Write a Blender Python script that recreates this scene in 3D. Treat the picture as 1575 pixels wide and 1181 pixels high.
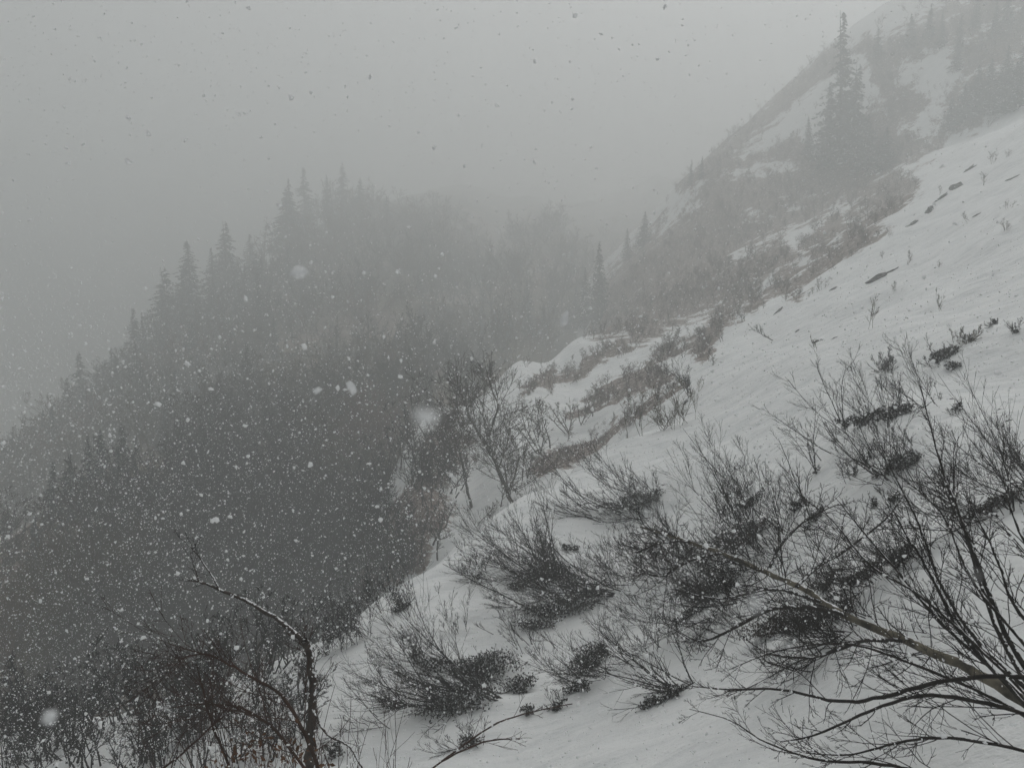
import bpy, math, random
import numpy as np
from mathutils import Vector

PI = math.pi
scene = bpy.context.scene
for o in list(bpy.data.objects):
    bpy.data.objects.remove(o, do_unlink=True)

# ------------------------------------------------------------------ camera, sky, sun, exposure
F, CX, CY, HOR = 1236.0, 787.5, 590.5, 420.0        # focal length and horizon in photo pixels
PITCH = math.atan((CY - HOR) / F)
cam_d = bpy.data.cameras.new('camera')
cam_d.sensor_width = 36.0
cam_d.lens = 36.0 * F / 1575.0
cam_d.clip_start, cam_d.clip_end = 0.05, 3000
cam_d.dof.use_dof = True
cam_d.dof.focus_distance = 14.0
cam_d.dof.aperture_fstop = 8.0
cam = bpy.data.objects.new('camera', cam_d)
scene.collection.objects.link(cam)
cam.location = (0, 0, 0)
cam.rotation_euler = (PI / 2 - PITCH, 0, 0)
scene.camera = cam

world = bpy.data.worlds.new('World')
scene.world = world
world.use_nodes = True
wn = world.node_tree
wn.nodes.clear()
sky = wn.nodes.new('ShaderNodeTexSky')
sky.sky_type = 'NISHITA'
sky.sun_disc = False
SUN_EL, SUN_ROT = math.radians(52), math.radians(20)
sky.sun_elevation, sky.sun_rotation = SUN_EL, SUN_ROT
sky.dust_density = 6.0
hs = wn.nodes.new('ShaderNodeHueSaturation')
hs.inputs['Saturation'].default_value = 0.10        # an overcast sky is grey
bg = wn.nodes.new('ShaderNodeBackground')
bg.inputs['Strength'].default_value = 0.13
wo = wn.nodes.new('ShaderNodeOutputWorld')
wn.links.new(sky.outputs[0], hs.inputs['Color'])
wn.links.new(hs.outputs[0], bg.inputs[0])
wn.links.new(bg.outputs[0], wo.inputs[0])

sun_d = bpy.data.lights.new('sun', 'SUN')
sun_d.energy = 1.0
sun_d.angle = math.radians(40)
sun_d.color = (1.0, 0.985, 0.955)
sun = bpy.data.objects.new('sun', sun_d)
scene.collection.objects.link(sun)
sdir = Vector((math.sin(SUN_ROT) * math.cos(SUN_EL), math.cos(SUN_ROT) * math.cos(SUN_EL), math.sin(SUN_EL)))
sun.rotation_euler = (-sdir).to_track_quat('-Z', 'Y').to_euler()

scene.view_settings.view_transform = 'Standard'
scene.view_settings.look = 'None'
scene.view_settings.gamma = 1.0
scene.view_settings.use_curve_mapping = False
scene.view_settings.exposure = -0.64
cy = scene.cycles
cy.max_bounces = 8
cy.diffuse_bounces = 3
cy.volume_bounces = 4
cy.transparent_max_bounces = 8
cy.use_denoising = True
try:
    cy.denoiser = 'OPENIMAGEDENOISE'
    cy.denoising_input_passes = 'RGB_ALBEDO_NORMAL'
except Exception:
    pass

HAZE_DENSITY = 0.0086
SEED = np.random.default_rng(7)

# ------------------------------------------------------------------ helpers: rays, noise, surfaces
RIGHT = np.array([1.0, 0, 0])
FWD = np.array([0, math.cos(PITCH), -math.sin(PITCH)])
UPV = np.array([0, math.sin(PITCH), math.cos(PITCH)])


def ray(px, py):
    return FWD + RIGHT * ((px - CX) / F) + UPV * ((CY - py) / F)


def at(px, py, Y):
    d = ray(px, py)
    return d * (Y / d[1])


def project(P):
    P = np.asarray(P, float)
    dep = np.maximum(P @ FWD, 1e-3)
    return CX + F * (P @ RIGHT) / dep, CY - F * (P @ UPV) / dep, dep


def _hash(ix, iy, s):
    h = (ix * 374761393 + iy * 668265263 + s * 1442695041) & 0xFFFFFFFF
    h = ((h ^ (h >> 13)) * 1274126177) & 0xFFFFFFFF
    return ((h ^ (h >> 16)) & 0xFFFF) / 65535.0


def vnoise(x, y, s=0):
    x = np.asarray(x, float); y = np.asarray(y, float)
    ix = np.floor(x).astype(np.int64); iy = np.floor(y).astype(np.int64)
    fx = x - ix; fy = y - iy
    fx = fx * fx * (3 - 2 * fx); fy = fy * fy * (3 - 2 * fy)
    a = _hash(ix, iy, s); b = _hash(ix + 1, iy, s); c = _hash(ix, iy + 1, s); d = _hash(ix + 1, iy + 1, s)
    return (a * (1 - fx) + b * fx) * (1 - fy) + (c * (1 - fx) + d * fx) * fy - 0.5


def fbm(x, y, s=0, n=4):
    v = 0; amp = 1.0
    for i in range(n):
        v = v + amp * vnoise(x * 2 ** i, y * 2 ** i, s + i * 17)
        amp *= 0.5
    return v


W = 8.0


def warp(a):
    return np.arcsinh(np.asarray(a, float) / W) * W


class Surface:
    """smooth height field through measured ground points"""
    def __init__(self, pts, lam=0.02):
        p = np.array(pts, float)
        self.q = np.stack([warp(p[:, 0]), warp(p[:, 1])], 1)
        d = np.linalg.norm(self.q[:, None] - self.q[None], axis=2)
        n = len(p)
        A = np.zeros((n + 3, n + 3))
        A[:n, :n] = np.sqrt(d * d + 1.0) - lam * np.eye(n)
        L = np.stack([np.ones(n), p[:, 0], p[:, 1]], 1)
        A[:n, n:] = L; A[n:, :n] = L.T
        self.w = np.linalg.solve(A, np.concatenate([p[:, 2], np.zeros(3)]))

    def __call__(self, x, y):
        x = np.asarray(x, float); y = np.asarray(y, float)
        sh = x.shape
        xf, yf = x.ravel(), y.ravel()
        qx, qy = warp(xf), warp(yf)
        z = self.w[-3] + self.w[-2] * xf + self.w[-1] * yf
        if len(xf) < 3000:
            k = np.sqrt((qx[:, None] - self.q[None, :, 0]) ** 2 + (qy[:, None] - self.q[None, :, 1]) ** 2 + 1.0)
            return (z + k @ self.w[:len(self.q)]).reshape(sh)
        for (a, b), w in zip(self.q, self.w):
            z = z + w * np.sqrt((qx - a) ** 2 + (qy - b) ** 2 + 1.0)
        return z.reshape(sh)


# ------------------------------------------------------------------ the ground
A_PIX = [  # photo x, photo y, metres ahead: near slope, its crest, the gully behind it, the hillside beyond
    (100, 1135, 13.5), (0, 1130, 14), (300, 1075, 14), (420, 1035, 14.5), (500, 1000, 15), (575, 945, 16), (650, 893, 17), (725, 830, 18.5), (800, 778, 20),
    (880, 730, 22), (950, 692, 24), (1075, 614, 28), (1180, 540, 36), (1250, 470, 44), (1330, 390, 52), (1400, 330, 60), (1480, 260, 70), (1575, 190, 82),
    (740, 1050, 10), (960, 800, 17), (850, 920, 13.5), (1100, 900, 10.5), (1350, 640, 13), (1450, 555, 16), (800, 1181, 7.6), (1200, 1000, 7.4), (1575, 1181, 3.8),
    (1575, 900, 5.6), (1575, 600, 13), (1575, 400, 30), (300, 1181, 9.5), (0, 1181, 12), (1200, 700, 16), (1300, 520, 26),
    # gully and hillside beyond
    (640, 660, 46), (700, 770, 34), (770, 740, 33), (660, 820, 30), (820, 690, 37), (800, 565, 66), (880, 522, 72), (900, 610, 50), (1000, 560, 54), (1000, 640, 36),
    (950, 500, 78), (1075, 440, 88), (1120, 500, 60), (1150, 420, 80), (1200, 385, 86), (1000, 400, 118), (1080, 330, 125), (1200, 300, 120), (1300, 255, 118),
    (1400, 235, 105), (1500, 190, 105), (1080, 250, 150), (1180, 175, 155), (1280, 95, 150), (1335, 25, 150), (1400, 110, 124), (1575, 40, 122), (1575, 120, 106),
    (960, 440, 120),
]
a_pts = [tuple(at(*p)) for p in A_PIX]
a_pts += [(0, 0, -2.3), (5, 0, -0.6), (-6, 0, -5.6), (0, 4, -3.2), (-6, 5, -6.3), (0, -20, 0), (24, -20, 12), (-20, -20, -14), (-20, 8, -15), (-22, 24, -22),
          (-10, 21, -13), (-7.5, 24, -14.5), (-5, 26, -13.8), (-3.2, 27, -12.2), (-12, 40, -21), (-9, 55, -19), (-6, 75, -17), (2, 92, -15), (10, 125, -12), (14, 165, -4),
          (-40, 50, -45), (-40, 100, -45), (-20, 120, -35), (0, 150, -25), (10, 200, -10), (40, 230, 10), (100, 230, 55),
          (40, 20, 15), (60, 40, 24), (90, 60, 44), (120, 100, 66), (130, 150, 76), (100, 170, 66), (0, 24.5, -9.5), (4, 33, -8.4)]
SA = Surface(a_pts)
C_PIX = [
    (0, 745, 100), (120, 655, 115), (250, 535, 140), (370, 455, 165), (450, 385, 190), (540, 320, 225),
    (300, 850, 38), (100, 950, 29), (0, 1000, 27), (0, 850, 42), (450, 900, 35), (600, 750, 48), (640, 560, 86), (500, 600, 84), (300, 650, 76),
    (150, 750, 58), (500, 450, 155), (700, 450, 155), (850, 480, 140), (700, 375, 200), (850, 352, 225), (950, 380, 240), (620, 305, 335), (760, 316, 345), (900, 330, 350), (700, 330, 250), (780, 560, 92), (300, 1010, 28), (500, 960, 31), (100, 1060, 25),
    (600, 320, 255), (750, 520, 120),
]
c_pts = [tuple(at(*p)) for p in C_PIX]
c_pts += [(-110, 100, -62), (-150, 60, -80), (-120, 200, -50), (-110, 300, -28), (-75, 330, 10), (0, 420, 38), (60, 420, 42), (-60, 420, 30), (-60, 50, -40), (-60, 20, -44),
          (-30, 18, -30), (0, 30, -33), (20, 60, -38), (30, 120, -20), (60, 240, 16), (-200, 200, -100)]
SC = Surface(c_pts)


def zA(x, y):
    x = np.asarray(x, float); y = np.asarray(y, float)
    r = np.hypot(x, y)
    far = np.clip(r / 40.0, 0, 1)
    n = 0.06 * fbm(x * 1.1 - y * .5, y * 2.6 + x * .9, 3, 3) * (1 - far) + 0.26 * fbm(x * 0.55, y * 0.55, 1, 4) * (1 - 0.4 * far) + far * 1.1 * fbm(x * 0.16 + 3, y * 0.16, 5, 4) + far * far * 2.2 * fbm(x * .045, y * .045, 9, 3)
    return SA(x, y) + n


def zC(x, y):
    return SC(x, y) + 1.6 * fbm(np.asarray(x) * 0.08, np.asarray(y) * 0.08, 31, 4)


def march(px, py, fn, y0=2.5, y1=300):
    d = ray(px, py); d = d / d[1]
    ys = np.geomspace(y0, y1, 240)
    below = (d[2] * ys) < fn(d[0] * ys, ys)
    if not below.any():
        return None
    i = int(np.argmax(below))
    if i == 0:
        return d * ys[0]
    ys2 = np.linspace(ys[i - 1], ys[i], 24)
    j = int(np.argmax((d[2] * ys2) < fn(d[0] * ys2, ys2)))
    return d * ys2[j]


def on_slope(px, py, y0=2.5):
    p = march(px, py, zA, y0)
    if p is None:
        p = at(px, py, 60)
    p[2] = float(zA(p[0], p[1]))
    return p


# bare ground among the snow: strokes (photo x, y, x, y, half width) laid on the hillside where it shows through
BARE = [(838, 722, 960, 652, 13), (960, 652, 1045, 590, 8), (935, 605, 1012, 575, 10), (1215, 445, 1300, 380, 13), (1300, 380, 1390, 285, 17),
        (1078, 545, 1105, 480, 11), (1105, 480, 1150, 440, 16), (1100, 440, 1205, 400, 20), (985, 505, 1095, 440, 22), (925, 500, 1000, 470, 20),
        (950, 450, 1030, 380, 32), (1000, 420, 1110, 330, 34), (1110, 310, 1230, 285, 26), (1230, 280, 1340, 290, 22), (1340, 255, 1400, 225, 18),
        (1290, 235, 1390, 225, 24), (1340, 190, 1400, 160, 22), (1370, 80, 1470, 30, 24), (1500, 90, 1600, 40, 26), (1480, 160, 1580, 120, 20),
        (1450, 200, 1500, 180, 14), (1335, 70, 1365, 140, 15), (1050, 280, 1110, 240, 14), (1110, 222, 1200, 165, 15), (1200, 155, 1290, 85, 16),
        (840, 590, 900, 570, 9), (800, 600, 850, 575, 5), (900, 555, 960, 530, 10), (1000, 560, 1035, 535, 7), (1085, 300, 1110, 270, 9), (1450, 40, 1600, -20, 20),
        (650, 665, 700, 640, 6), (1000, 470, 1100, 400, 24), (1060, 390, 1190, 340, 20), (1130, 360, 1260, 318, 14), (1290, 335, 1245, 385, 8), (1235, 245, 1300, 262, 16), (1120, 255, 1230, 228, 9),
        (1040, 545, 1090, 515, 6), (985, 600, 1030, 580, 5), (870, 640, 930, 610, 7), (1150, 470, 1200, 440, 7), (1400, 250, 1440, 215, 7), (628, 790, 678, 690, 32), (600, 830, 650, 780, 36), (560, 890, 640, 850, 22), (1175, 355, 1215, 330, 8)]


def bare_at(x, y, z, dep_min=26):
    P = np.stack([x, y, z], -1)
    px, py, dep = project(P)
    wob = 26 * fbm(x * 0.22, y * 0.22, 77, 4) + 0
    px = px + wob * 0.8
    py = py + wob * 0.5 + 10 * fbm(x * .9, y * .9, 78, 3)
    v = np.zeros(x.shape)
    for (ax, ay, bx, by, w) in BARE:
        dx, dy = bx - ax, by - ay
        t = np.clip(((px - ax) * dx + (py - ay) * dy) / (dx * dx + dy * dy), 0, 1)
        d = np.hypot(px - ax - t * dx, py - ay - t * dy)
        v = np.maximum(v, np.clip(1.12 - d / (w * 1.25) * 0.6, 0, .95))
    v[dep < dep_min] = 0
    return v


def new_mesh(name, verts, faces, mat=None, smooth=True):
    """verts (n,3), faces (m,3) or (m,4) array"""
    me = bpy.data.meshes.new(name)
    verts = np.asarray(verts, np.float32); faces = np.asarray(faces, np.int32)
    k = faces.shape[1]
    me.vertices.add(len(verts)); me.vertices.foreach_set('co', verts.ravel())
    me.loops.add(faces.size); me.loops.foreach_set('vertex_index', faces.ravel())
    me.polygons.add(len(faces))
    me.polygons.foreach_set('loop_start', np.arange(0, faces.size, k, dtype=np.int32))
    me.polygons.foreach_set('use_smooth', np.full(len(faces), smooth))
    me.update(calc_edges=True)
    if mat:
        me.materials.append(mat)
    return me


def link(name, data, parent=None, **props):
    o = bpy.data.objects.new(name, data)
    scene.collection.objects.link(o)
    if parent is not None:
        o.parent = parent
    for k, v in props.items():
        o[k] = v
    return o


def thing(name, label, cat, loc=(0, 0, 0), group=None):
    o = link(name, None)
    o.empty_display_size = 0.2
    o.location = Vector(loc)
    o['label'] = label; o['category'] = cat
    if group:
        o['group'] = group
    return o


def grid_mesh(name, xs, ys, fn, mat, attr=None):
    X, Y = np.meshgrid(xs, ys)
    Z = fn(X, Y)
    nx, ny = len(xs), len(ys)
    idx = np.arange(nx * ny).reshape(ny, nx)
    f = np.stack([idx[:-1, :-1], idx[:-1, 1:], idx[1:, 1:], idx[1:, :-1]], -1).reshape(-1, 4)
    me = new_mesh(name, np.stack([X, Y, Z], -1).reshape(-1, 3), f, mat)
    if attr:
        a = me.attributes.new('bare', 'FLOAT', 'POINT')
        a.data.foreach_set('value', attr(X.ravel(), Y.ravel(), Z.ravel()).astype(np.float32))
    return me


def graded(lo, hi, near_lo, near_hi, step, g):
    out = list(np.arange(near_lo, near_hi + 1e-6, step))
    s, v = step, near_hi
    while v < hi:
        s *= g; v += s; out.append(v)
    s, v = step, near_lo
    pre = []
    while v > lo:
        s *= g; v -= s; pre.append(v)
    return np.array(pre[::-1] + out)


# ------------------------------------------------------------------ materials
def mat_new(name):
    m = bpy.data.materials.new(name)
    m.use_nodes = True
    nt = m.node_tree
    b = nt.nodes['Principled BSDF']
    b.inputs['Specular IOR Level'].default_value = 0.15
    return m, nt, b


def noise(nt, scale, detail=4, rough=.6, coord=None):
    n = nt.nodes.new('ShaderNodeTexNoise')
    n.inputs['Scale'].default_value = scale; n.inputs['Detail'].default_value = detail; n.inputs['Roughness'].default_value = rough
    if coord is not None:
        nt.links.new(coord, n.inputs['Vector'])
    return n


def ramp(nt, src, stops):
    r = nt.nodes.new('ShaderNodeValToRGB')
    e = r.color_ramp.elements
    while len(e) < len(stops):
        e.new(0.5)
    for el, (p, c) in zip(e, stops):
        el.position = p
        el.color = (*c, 1) if len(c) == 3 else c
    nt.links.new(src, r.inputs['Fac'])
    return r


def math_n(nt, op, a, b=None):
    n = nt.nodes.new('ShaderNodeMath'); n.operation = op
    for i, v in enumerate((a, b)):
        if v is None:
            continue
        if isinstance(v, (int, float)):
            n.inputs[i].default_value = v
        else:
            nt.links.new(v, n.inputs[i])
    return n.outputs[0]


def mix_col(nt, fac, a, b):
    n = nt.nodes.new('ShaderNodeMix'); n.data_type = 'RGBA'
    if isinstance(fac, (int, float)):
        n.inputs[0].default_value = fac
    else:
        nt.links.new(fac, n.inputs[0])
    for i, v in ((6, a), (7, b)):
        if isinstance(v, tuple):
            n.inputs[i].default_value = (*v, 1)
        else:
            nt.links.new(v, n.inputs[i])
    return n.outputs[2]


def ground_mat():
    m, nt, b = mat_new('snow_ground')
    co = nt.nodes.new('ShaderNodeTexCoord').outputs['Object']
    at_ = nt.nodes.new('ShaderNodeAttribute'); at_.attribute_name = 'bare'
    n1 = noise(nt, 0.5, 8, .68, co)
    n2 = noise(nt, 3.2, 6, .7, co)
    # ragged edge between snow and bare ground
    s = math_n(nt, 'ADD', at_.outputs['Fac'], math_n(nt, 'MULTIPLY', math_n(nt, 'SUBTRACT', n1.outputs['Fac'], .5), 2.1))
    s = math_n(nt, 'ADD', s, math_n(nt, 'MULTIPLY', math_n(nt, 'SUBTRACT', n2.outputs['Fac'], .5), 1.1))
    msk = ramp(nt, s, [(.50, (0, 0, 0)), (.62, (1, 1, 1))])
    msk2 = math_n(nt, 'MULTIPLY', msk.outputs['Color'], math_n(nt, 'GREATER_THAN', at_.outputs['Fac'], .02))
    earth = ramp(nt, n2.outputs['Fac'], [(.3, (.05, .04, .033)), (.45, (.13, .095, .078)), (.56, (.26, .20, .175)), (.66, (.6, .58, .575))])
    mp = nt.nodes.new('ShaderNodeMapping'); mp.inputs['Rotation'].default_value = (0, 0, math.radians(25)); mp.inputs['Scale'].default_value = (.45, 1.5, 1)
    nt.links.new(co, mp.inputs['Vector'])
    n3 = noise(nt, 1.5, 7, .62, mp.outputs[0])
    snow = ramp(nt, n3.outputs['Fac'], [(.32, (.70, .715, .72)), (.5, (.80, .81, .81)), (.68, (.86, .865, .86))])
    # little specks of debris and stalks poking through
    n4 = noise(nt, 7.0, 3, .8, co)
    spk = ramp(nt, n4.outputs['Fac'], [(.73, (0, 0, 0)), (.80, (1, 1, 1))])
    snow2 = mix_col(nt, math_n(nt, 'MULTIPLY', spk.outputs['Color'], .35), snow.outputs['Color'], (.22, .2, .17))
    nt.links.new(mix_col(nt, msk2, snow2, earth.outputs['Color']), b.inputs['Base Color'])
    b.inputs['Roughness'].default_value = .75
    bp = nt.nodes.new('ShaderNodeBump'); bp.inputs['Strength'].default_value = .6; bp.inputs['Distance'].default_value = .22
    nt.links.new(math_n(nt, 'ADD', n3.outputs['Fac'], math_n(nt, 'MULTIPLY', n2.outputs['Fac'], .3)), bp.inputs['Height'])
    nt.links.new(bp.outputs[0], b.inputs['Normal'])
    return m


def hill_mat():
    m, nt, b = mat_new('leafy_forest_floor')
    co = nt.nodes.new('ShaderNodeTexCoord').outputs['Object']
    n1 = noise(nt, 0.045, 6, .62, co)
    n2 = noise(nt, 1.2, 6, .7, co)
    earth = ramp(nt, n2.outputs['Fac'], [(.3, (.03, .026, .022)), (.55, (.075, .058, .045)), (.72, (.13, .10, .085)), (.8, (.5, .49, .49))])
    tint = ramp(nt, n1.outputs['Fac'], [(.38, (.04, .035, .03)), (.5, (.16, .125, .07)), (.57, (.30, .20, .17)), (.68, (.55, .5, .48))])
    nt.links.new(mix_col(nt, .55, earth.outputs['Color'], tint.outputs['Color']), b.inputs['Base Color'])
    b.inputs['Roughness'].default_value = .95
    return m


M_SNOW, M_HILL = ground_mat(), hill_mat()

xs = graded(-60, 170, -9, 13, 0.13, 1.022)
ys = graded(-30, 250, 2.5, 22, 0.13, 1.02)
link('snowy_mountainside', grid_mesh('snowy_mountainside', xs, ys, zA, M_SNOW, bare_at), kind='structure')
xs2 = np.arange(-210, 75, 1.6); ys2 = np.arange(12, 425, 1.8)
link('forested_hill', grid_mesh('forested_hill', xs2, ys2, zC, M_HILL), kind='structure')
# the valley floor carries on under both hills as far as the haze reaches
link('valley_floor', grid_mesh('valley_floor', np.linspace(-260, 260, 40), np.linspace(-60, 420, 40),
     lambda x, y: -108 + 4 * fbm(x * .02, y * .02, 3), M_HILL), kind='structure')

# ------------------------------------------------------------------ haze: the cloud the snow falls from
def box_mesh(name, lo, hi):
    v = [(x, y, z) for x in (lo[0], hi[0]) for y in (lo[1], hi[1]) for z in (lo[2], hi[2])]
    f = [(0, 1, 3, 2), (4, 6, 7, 5), (0, 4, 5, 1), (2, 3, 7, 6), (0, 2, 6, 4), (1, 5, 7, 3)]
    return new_mesh(name, v, f, None, False)


def haze_mat():
    m = bpy.data.materials.new('snow_haze'); m.use_nodes = True
    nt = m.node_tree; nt.nodes.clear()
    out = nt.nodes.new('ShaderNodeOutputMaterial')
    v = nt.nodes.new('ShaderNodeVolumePrincipled')
    v.inputs['Color'].default_value = (.966, .990, .987, 1)
    v.inputs['Density'].default_value = HAZE_DENSITY
    v.inputs['Density Attribute'].default_value = ''
    v.inputs['Color Attribute'].default_value = ''
    v.inputs['Temperature Attribute'].default_value = ''
    v.inputs['Anisotropy'].default_value = 0.3
    nt.links.new(v.outputs[0], out.inputs['Volume'])
    try:
        m.cycles.homogeneous_volume = True
    except Exception:
        pass
    return m


hz = link('haze', box_mesh('haze', (-300, -70, -116), (300, 440, 84)), kind='stuff')
hz.data.materials.append(haze_mat())

# ------------------------------------------------------------------ plant materials
def bark_mat(name, c0, c1, scale=14, snow=0.0, vary=False):
    m, nt, b = mat_new(name)
    co = nt.nodes.new('ShaderNodeTexCoord').outputs['Object']
    n = noise(nt, scale, 4, .65, co)
    col = ramp(nt, n.outputs['Fac'], [(.35, c0), (.65, c1)]).outputs['Color']
    if snow:
        # snow plastered on the weather side and on top
        g = nt.nodes.new('ShaderNodeNewGeometry')
        d = nt.nodes.new('ShaderNodeVectorMath'); d.operation = 'DOT_PRODUCT'
        nt.links.new(g.outputs['Normal'], d.inputs[0]); d.inputs[1].default_value = (.62, -.1, .75)
        n2 = noise(nt, scale * 1.6, 3, .6, co)
        f = math_n(nt, 'ADD', d.outputs['Value'], math_n(nt, 'MULTIPLY', math_n(nt, 'SUBTRACT', n2.outputs['Fac'], .5), 2.6))
        f = ramp(nt, f, [(1.0 - snow, (0, 0, 0)), (min(1.0, 1.12 - snow), (1, 1, 1))]).outputs['Color']
        col = mix_col(nt, f, col, (.78, .79, .8))
    if vary:
        # the kind of wood changes from place to place over the hillside
        gp = nt.nodes.new('ShaderNodeNewGeometry')
        pn = noise(nt, .035, 4, .6, gp.outputs['Position'])
        v = ramp(nt, pn.outputs['Fac'], [(.30, (.65, .68, .66)), (.44, (.9, .8, .74)), (.53, (2.0, 1.75, 1.05)), (.60, (3.6, 2.3, 2.0)), (.72, (1.1, .9, .85))]).outputs['Color']
        mm = nt.nodes.new('ShaderNodeMix'); mm.data_type = 'RGBA'; mm.blend_type = 'MULTIPLY'; mm.inputs[0].default_value = 1.0
        nt.links.new(col, mm.inputs[6]); nt.links.new(v, mm.inputs[7]); col = mm.outputs[2]
    nt.links.new(col, b.inputs['Base Color'])
    b.inputs['Roughness'].default_value = .85
    return m


def leaf_mat(name, c0, c1, snowy=0.08):
    m, nt, b = mat_new(name)
    g = nt.nodes.new('ShaderNodeNewGeometry')
    r = ramp(nt, g.outputs['Random Per Island'], [(0, c0), (1 - snowy - .01, c1), (1 - snowy, (.7, .71, .72))])
    r.color_ramp.interpolation = 'LINEAR'
    nt.links.new(r.outputs['Color'], b.inputs['Base Color'])
    b.inputs['Roughness'].default_value = .6
    return m


M_BARK = bark_mat('dark_bark', (.011, .0095, .008), (.03, .026, .022))
M_TWIG = bark_mat('dark_twig_bark', (.010, .0085, .007), (.026, .021, .018), 6)
M_WOODTWIG = bark_mat('woodland_twig_bark', (.02, .017, .015), (.048, .040, .035), 3, vary=True)
M_GREY = bark_mat('grey_bark', (.026, .023, .021), (.06, .055, .05), 3, vary=True)
M_SCRUB = bark_mat('brown_scrub_bark', (.055, .038, .032), (.15, .11, .095), 2)
M_RED = bark_mat('reddish_stalk_bark', (.03, .017, .012), (.065, .034, .024), 6)
M_BRANCH = bark_mat('branch_bark', (.012, .010, .0085), (.034, .028, .024), 16, .18)
M_BIRCH = bark_mat('pale_birch_bark', (.03, .026, .019), (.17, .15, .11), 7, .20)
M_CROOK = bark_mat('snow_caked_bark', (.03, .024, .02), (.075, .06, .05), 22, .22)
M_LEAF = leaf_mat('dark_evergreen_leaf', (.014, .014, .011), (.036, .034, .026), .17)
M_BROWNLEAF = leaf_mat('dead_brown_leaf', (.028, .021, .016), (.06, .042, .031), .15)
M_RUST = leaf_mat('rusty_leaf', (.07, .03, .012), (.13, .06, .025), .03)
M_NEEDLE = leaf_mat('spruce_needles', (.012, .017, .014), (.026, .034, .028), .05)
M_ROCK = bark_mat('wet_grey_rock', (.05, .048, .045), (.13, .125, .12), 6, .06)


# ------------------------------------------------------------------ plant building
def unit(v):
    return v / np.maximum(np.linalg.norm(v, axis=-1, keepdims=True), 1e-9)


def tubes(groups, k=3, rng=SEED):
    """groups: list of (P (m,n,3), R (m,n)) -> verts, quads"""
    V, Q, base = [], [], 0
    for P, R in groups:
        if len(P) == 0:
            continue
        m, n, _ = P.shape
        T = unit(np.gradient(P, axis=1))
        ref = unit(rng.normal(size=(m, 1, 3)))
        N = unit(np.cross(T, ref)); B = np.cross(T, N)
        a = np.arange(k) * 2 * PI / k
        ring = P[:, :, None, :] + R[:, :, None, None] * (np.cos(a)[None, None, :, None] * N[:, :, None, :] + np.sin(a)[None, None, :, None] * B[:, :, None, :])
        idx = np.arange(m * n * k).reshape(m, n, k) + base
        nx = np.roll(idx, -1, axis=2)
        q = np.stack([idx[:, :-1], nx[:, :-1], nx[:, 1:], idx[:, 1:]], -1).reshape(-1, 4)
        V.append(ring.reshape(-1, 3)); Q.append(q); base += m * n * k
    return np.concatenate(V), np.concatenate(Q)


def extend(S, D, L, R, n, jit, pull, rng, tip=0.25):
    """polylines from starts S along D with jitter; pull is added to the direction at every step"""
    m = len(S)
    P = np.zeros((m, n, 3)); P[:, 0] = S
    d = unit(D); step = (L / (n - 1))[:, None]
    for i in range(1, n):
        d = unit(d + rng.normal(size=(m, 3)) * jit + pull)
        P[:, i] = P[:, i - 1] + d * step
    rad = R[:, None] * np.linspace(1, tip, n)[None]
    return P, rad


def sprout(P, Rr, count, tmin, tmax, ang, lenf, radf, rng, plen=None):
    """children along parent polylines"""
    m, n, _ = P.shape
    t = rng.uniform(tmin, tmax, (m, count))
    s = t * (n - 1); i = np.clip(s.astype(int), 0, n - 2); f = (s - i)[..., None]
    mi = np.arange(m)[:, None]
    A, Bp = P[mi, i], P[mi, i + 1]
    S = A * (1 - f) + Bp * f
    T = unit(Bp - A)
    X = unit(np.cross(T, unit(rng.normal(size=T.shape))))
    a = rng.normal(ang, ang * .3, (m, count, 1))
    D = T * np.cos(a) + X * np.sin(a)
    L0 = np.linalg.norm(np.diff(P, axis=1), axis=2).sum(1) if plen is None else plen
    L = L0[:, None] * lenf * (1.15 - .75 * t) * rng.uniform(.55, 1.25, (m, count))
    R = Rr[mi, i] * radf
    return S.reshape(-1, 3), D.reshape(-1, 3), L.ravel(), R.ravel()


def leaves(C, size, rng, flat=0.0):
    m = len(C)
    u = unit(rng.normal(size=(m, 3))); u[:, 2] *= (1 - flat); u = unit(u)
    w = unit(np.cross(u, unit(rng.normal(size=(m, 3)))))
    s = size * rng.uniform(.6, 1.3, (m, 1))
    nrm = np.cross(u, w)
    V = np.stack([C - u * s, C + w * s * .42 + nrm * s * .12, C + u * s, C - w * s * .42 + nrm * s * .12], 1)
    return V.reshape(-1, 3), np.arange(m * 4).reshape(m, 4)


UP = np.array([0, 0, 1.0])


def img_dir(deg, depth=0.0):
    a = math.radians(deg)
    return RIGHT * math.cos(a) + UPV * math.sin(a) + FWD * depth


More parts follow.
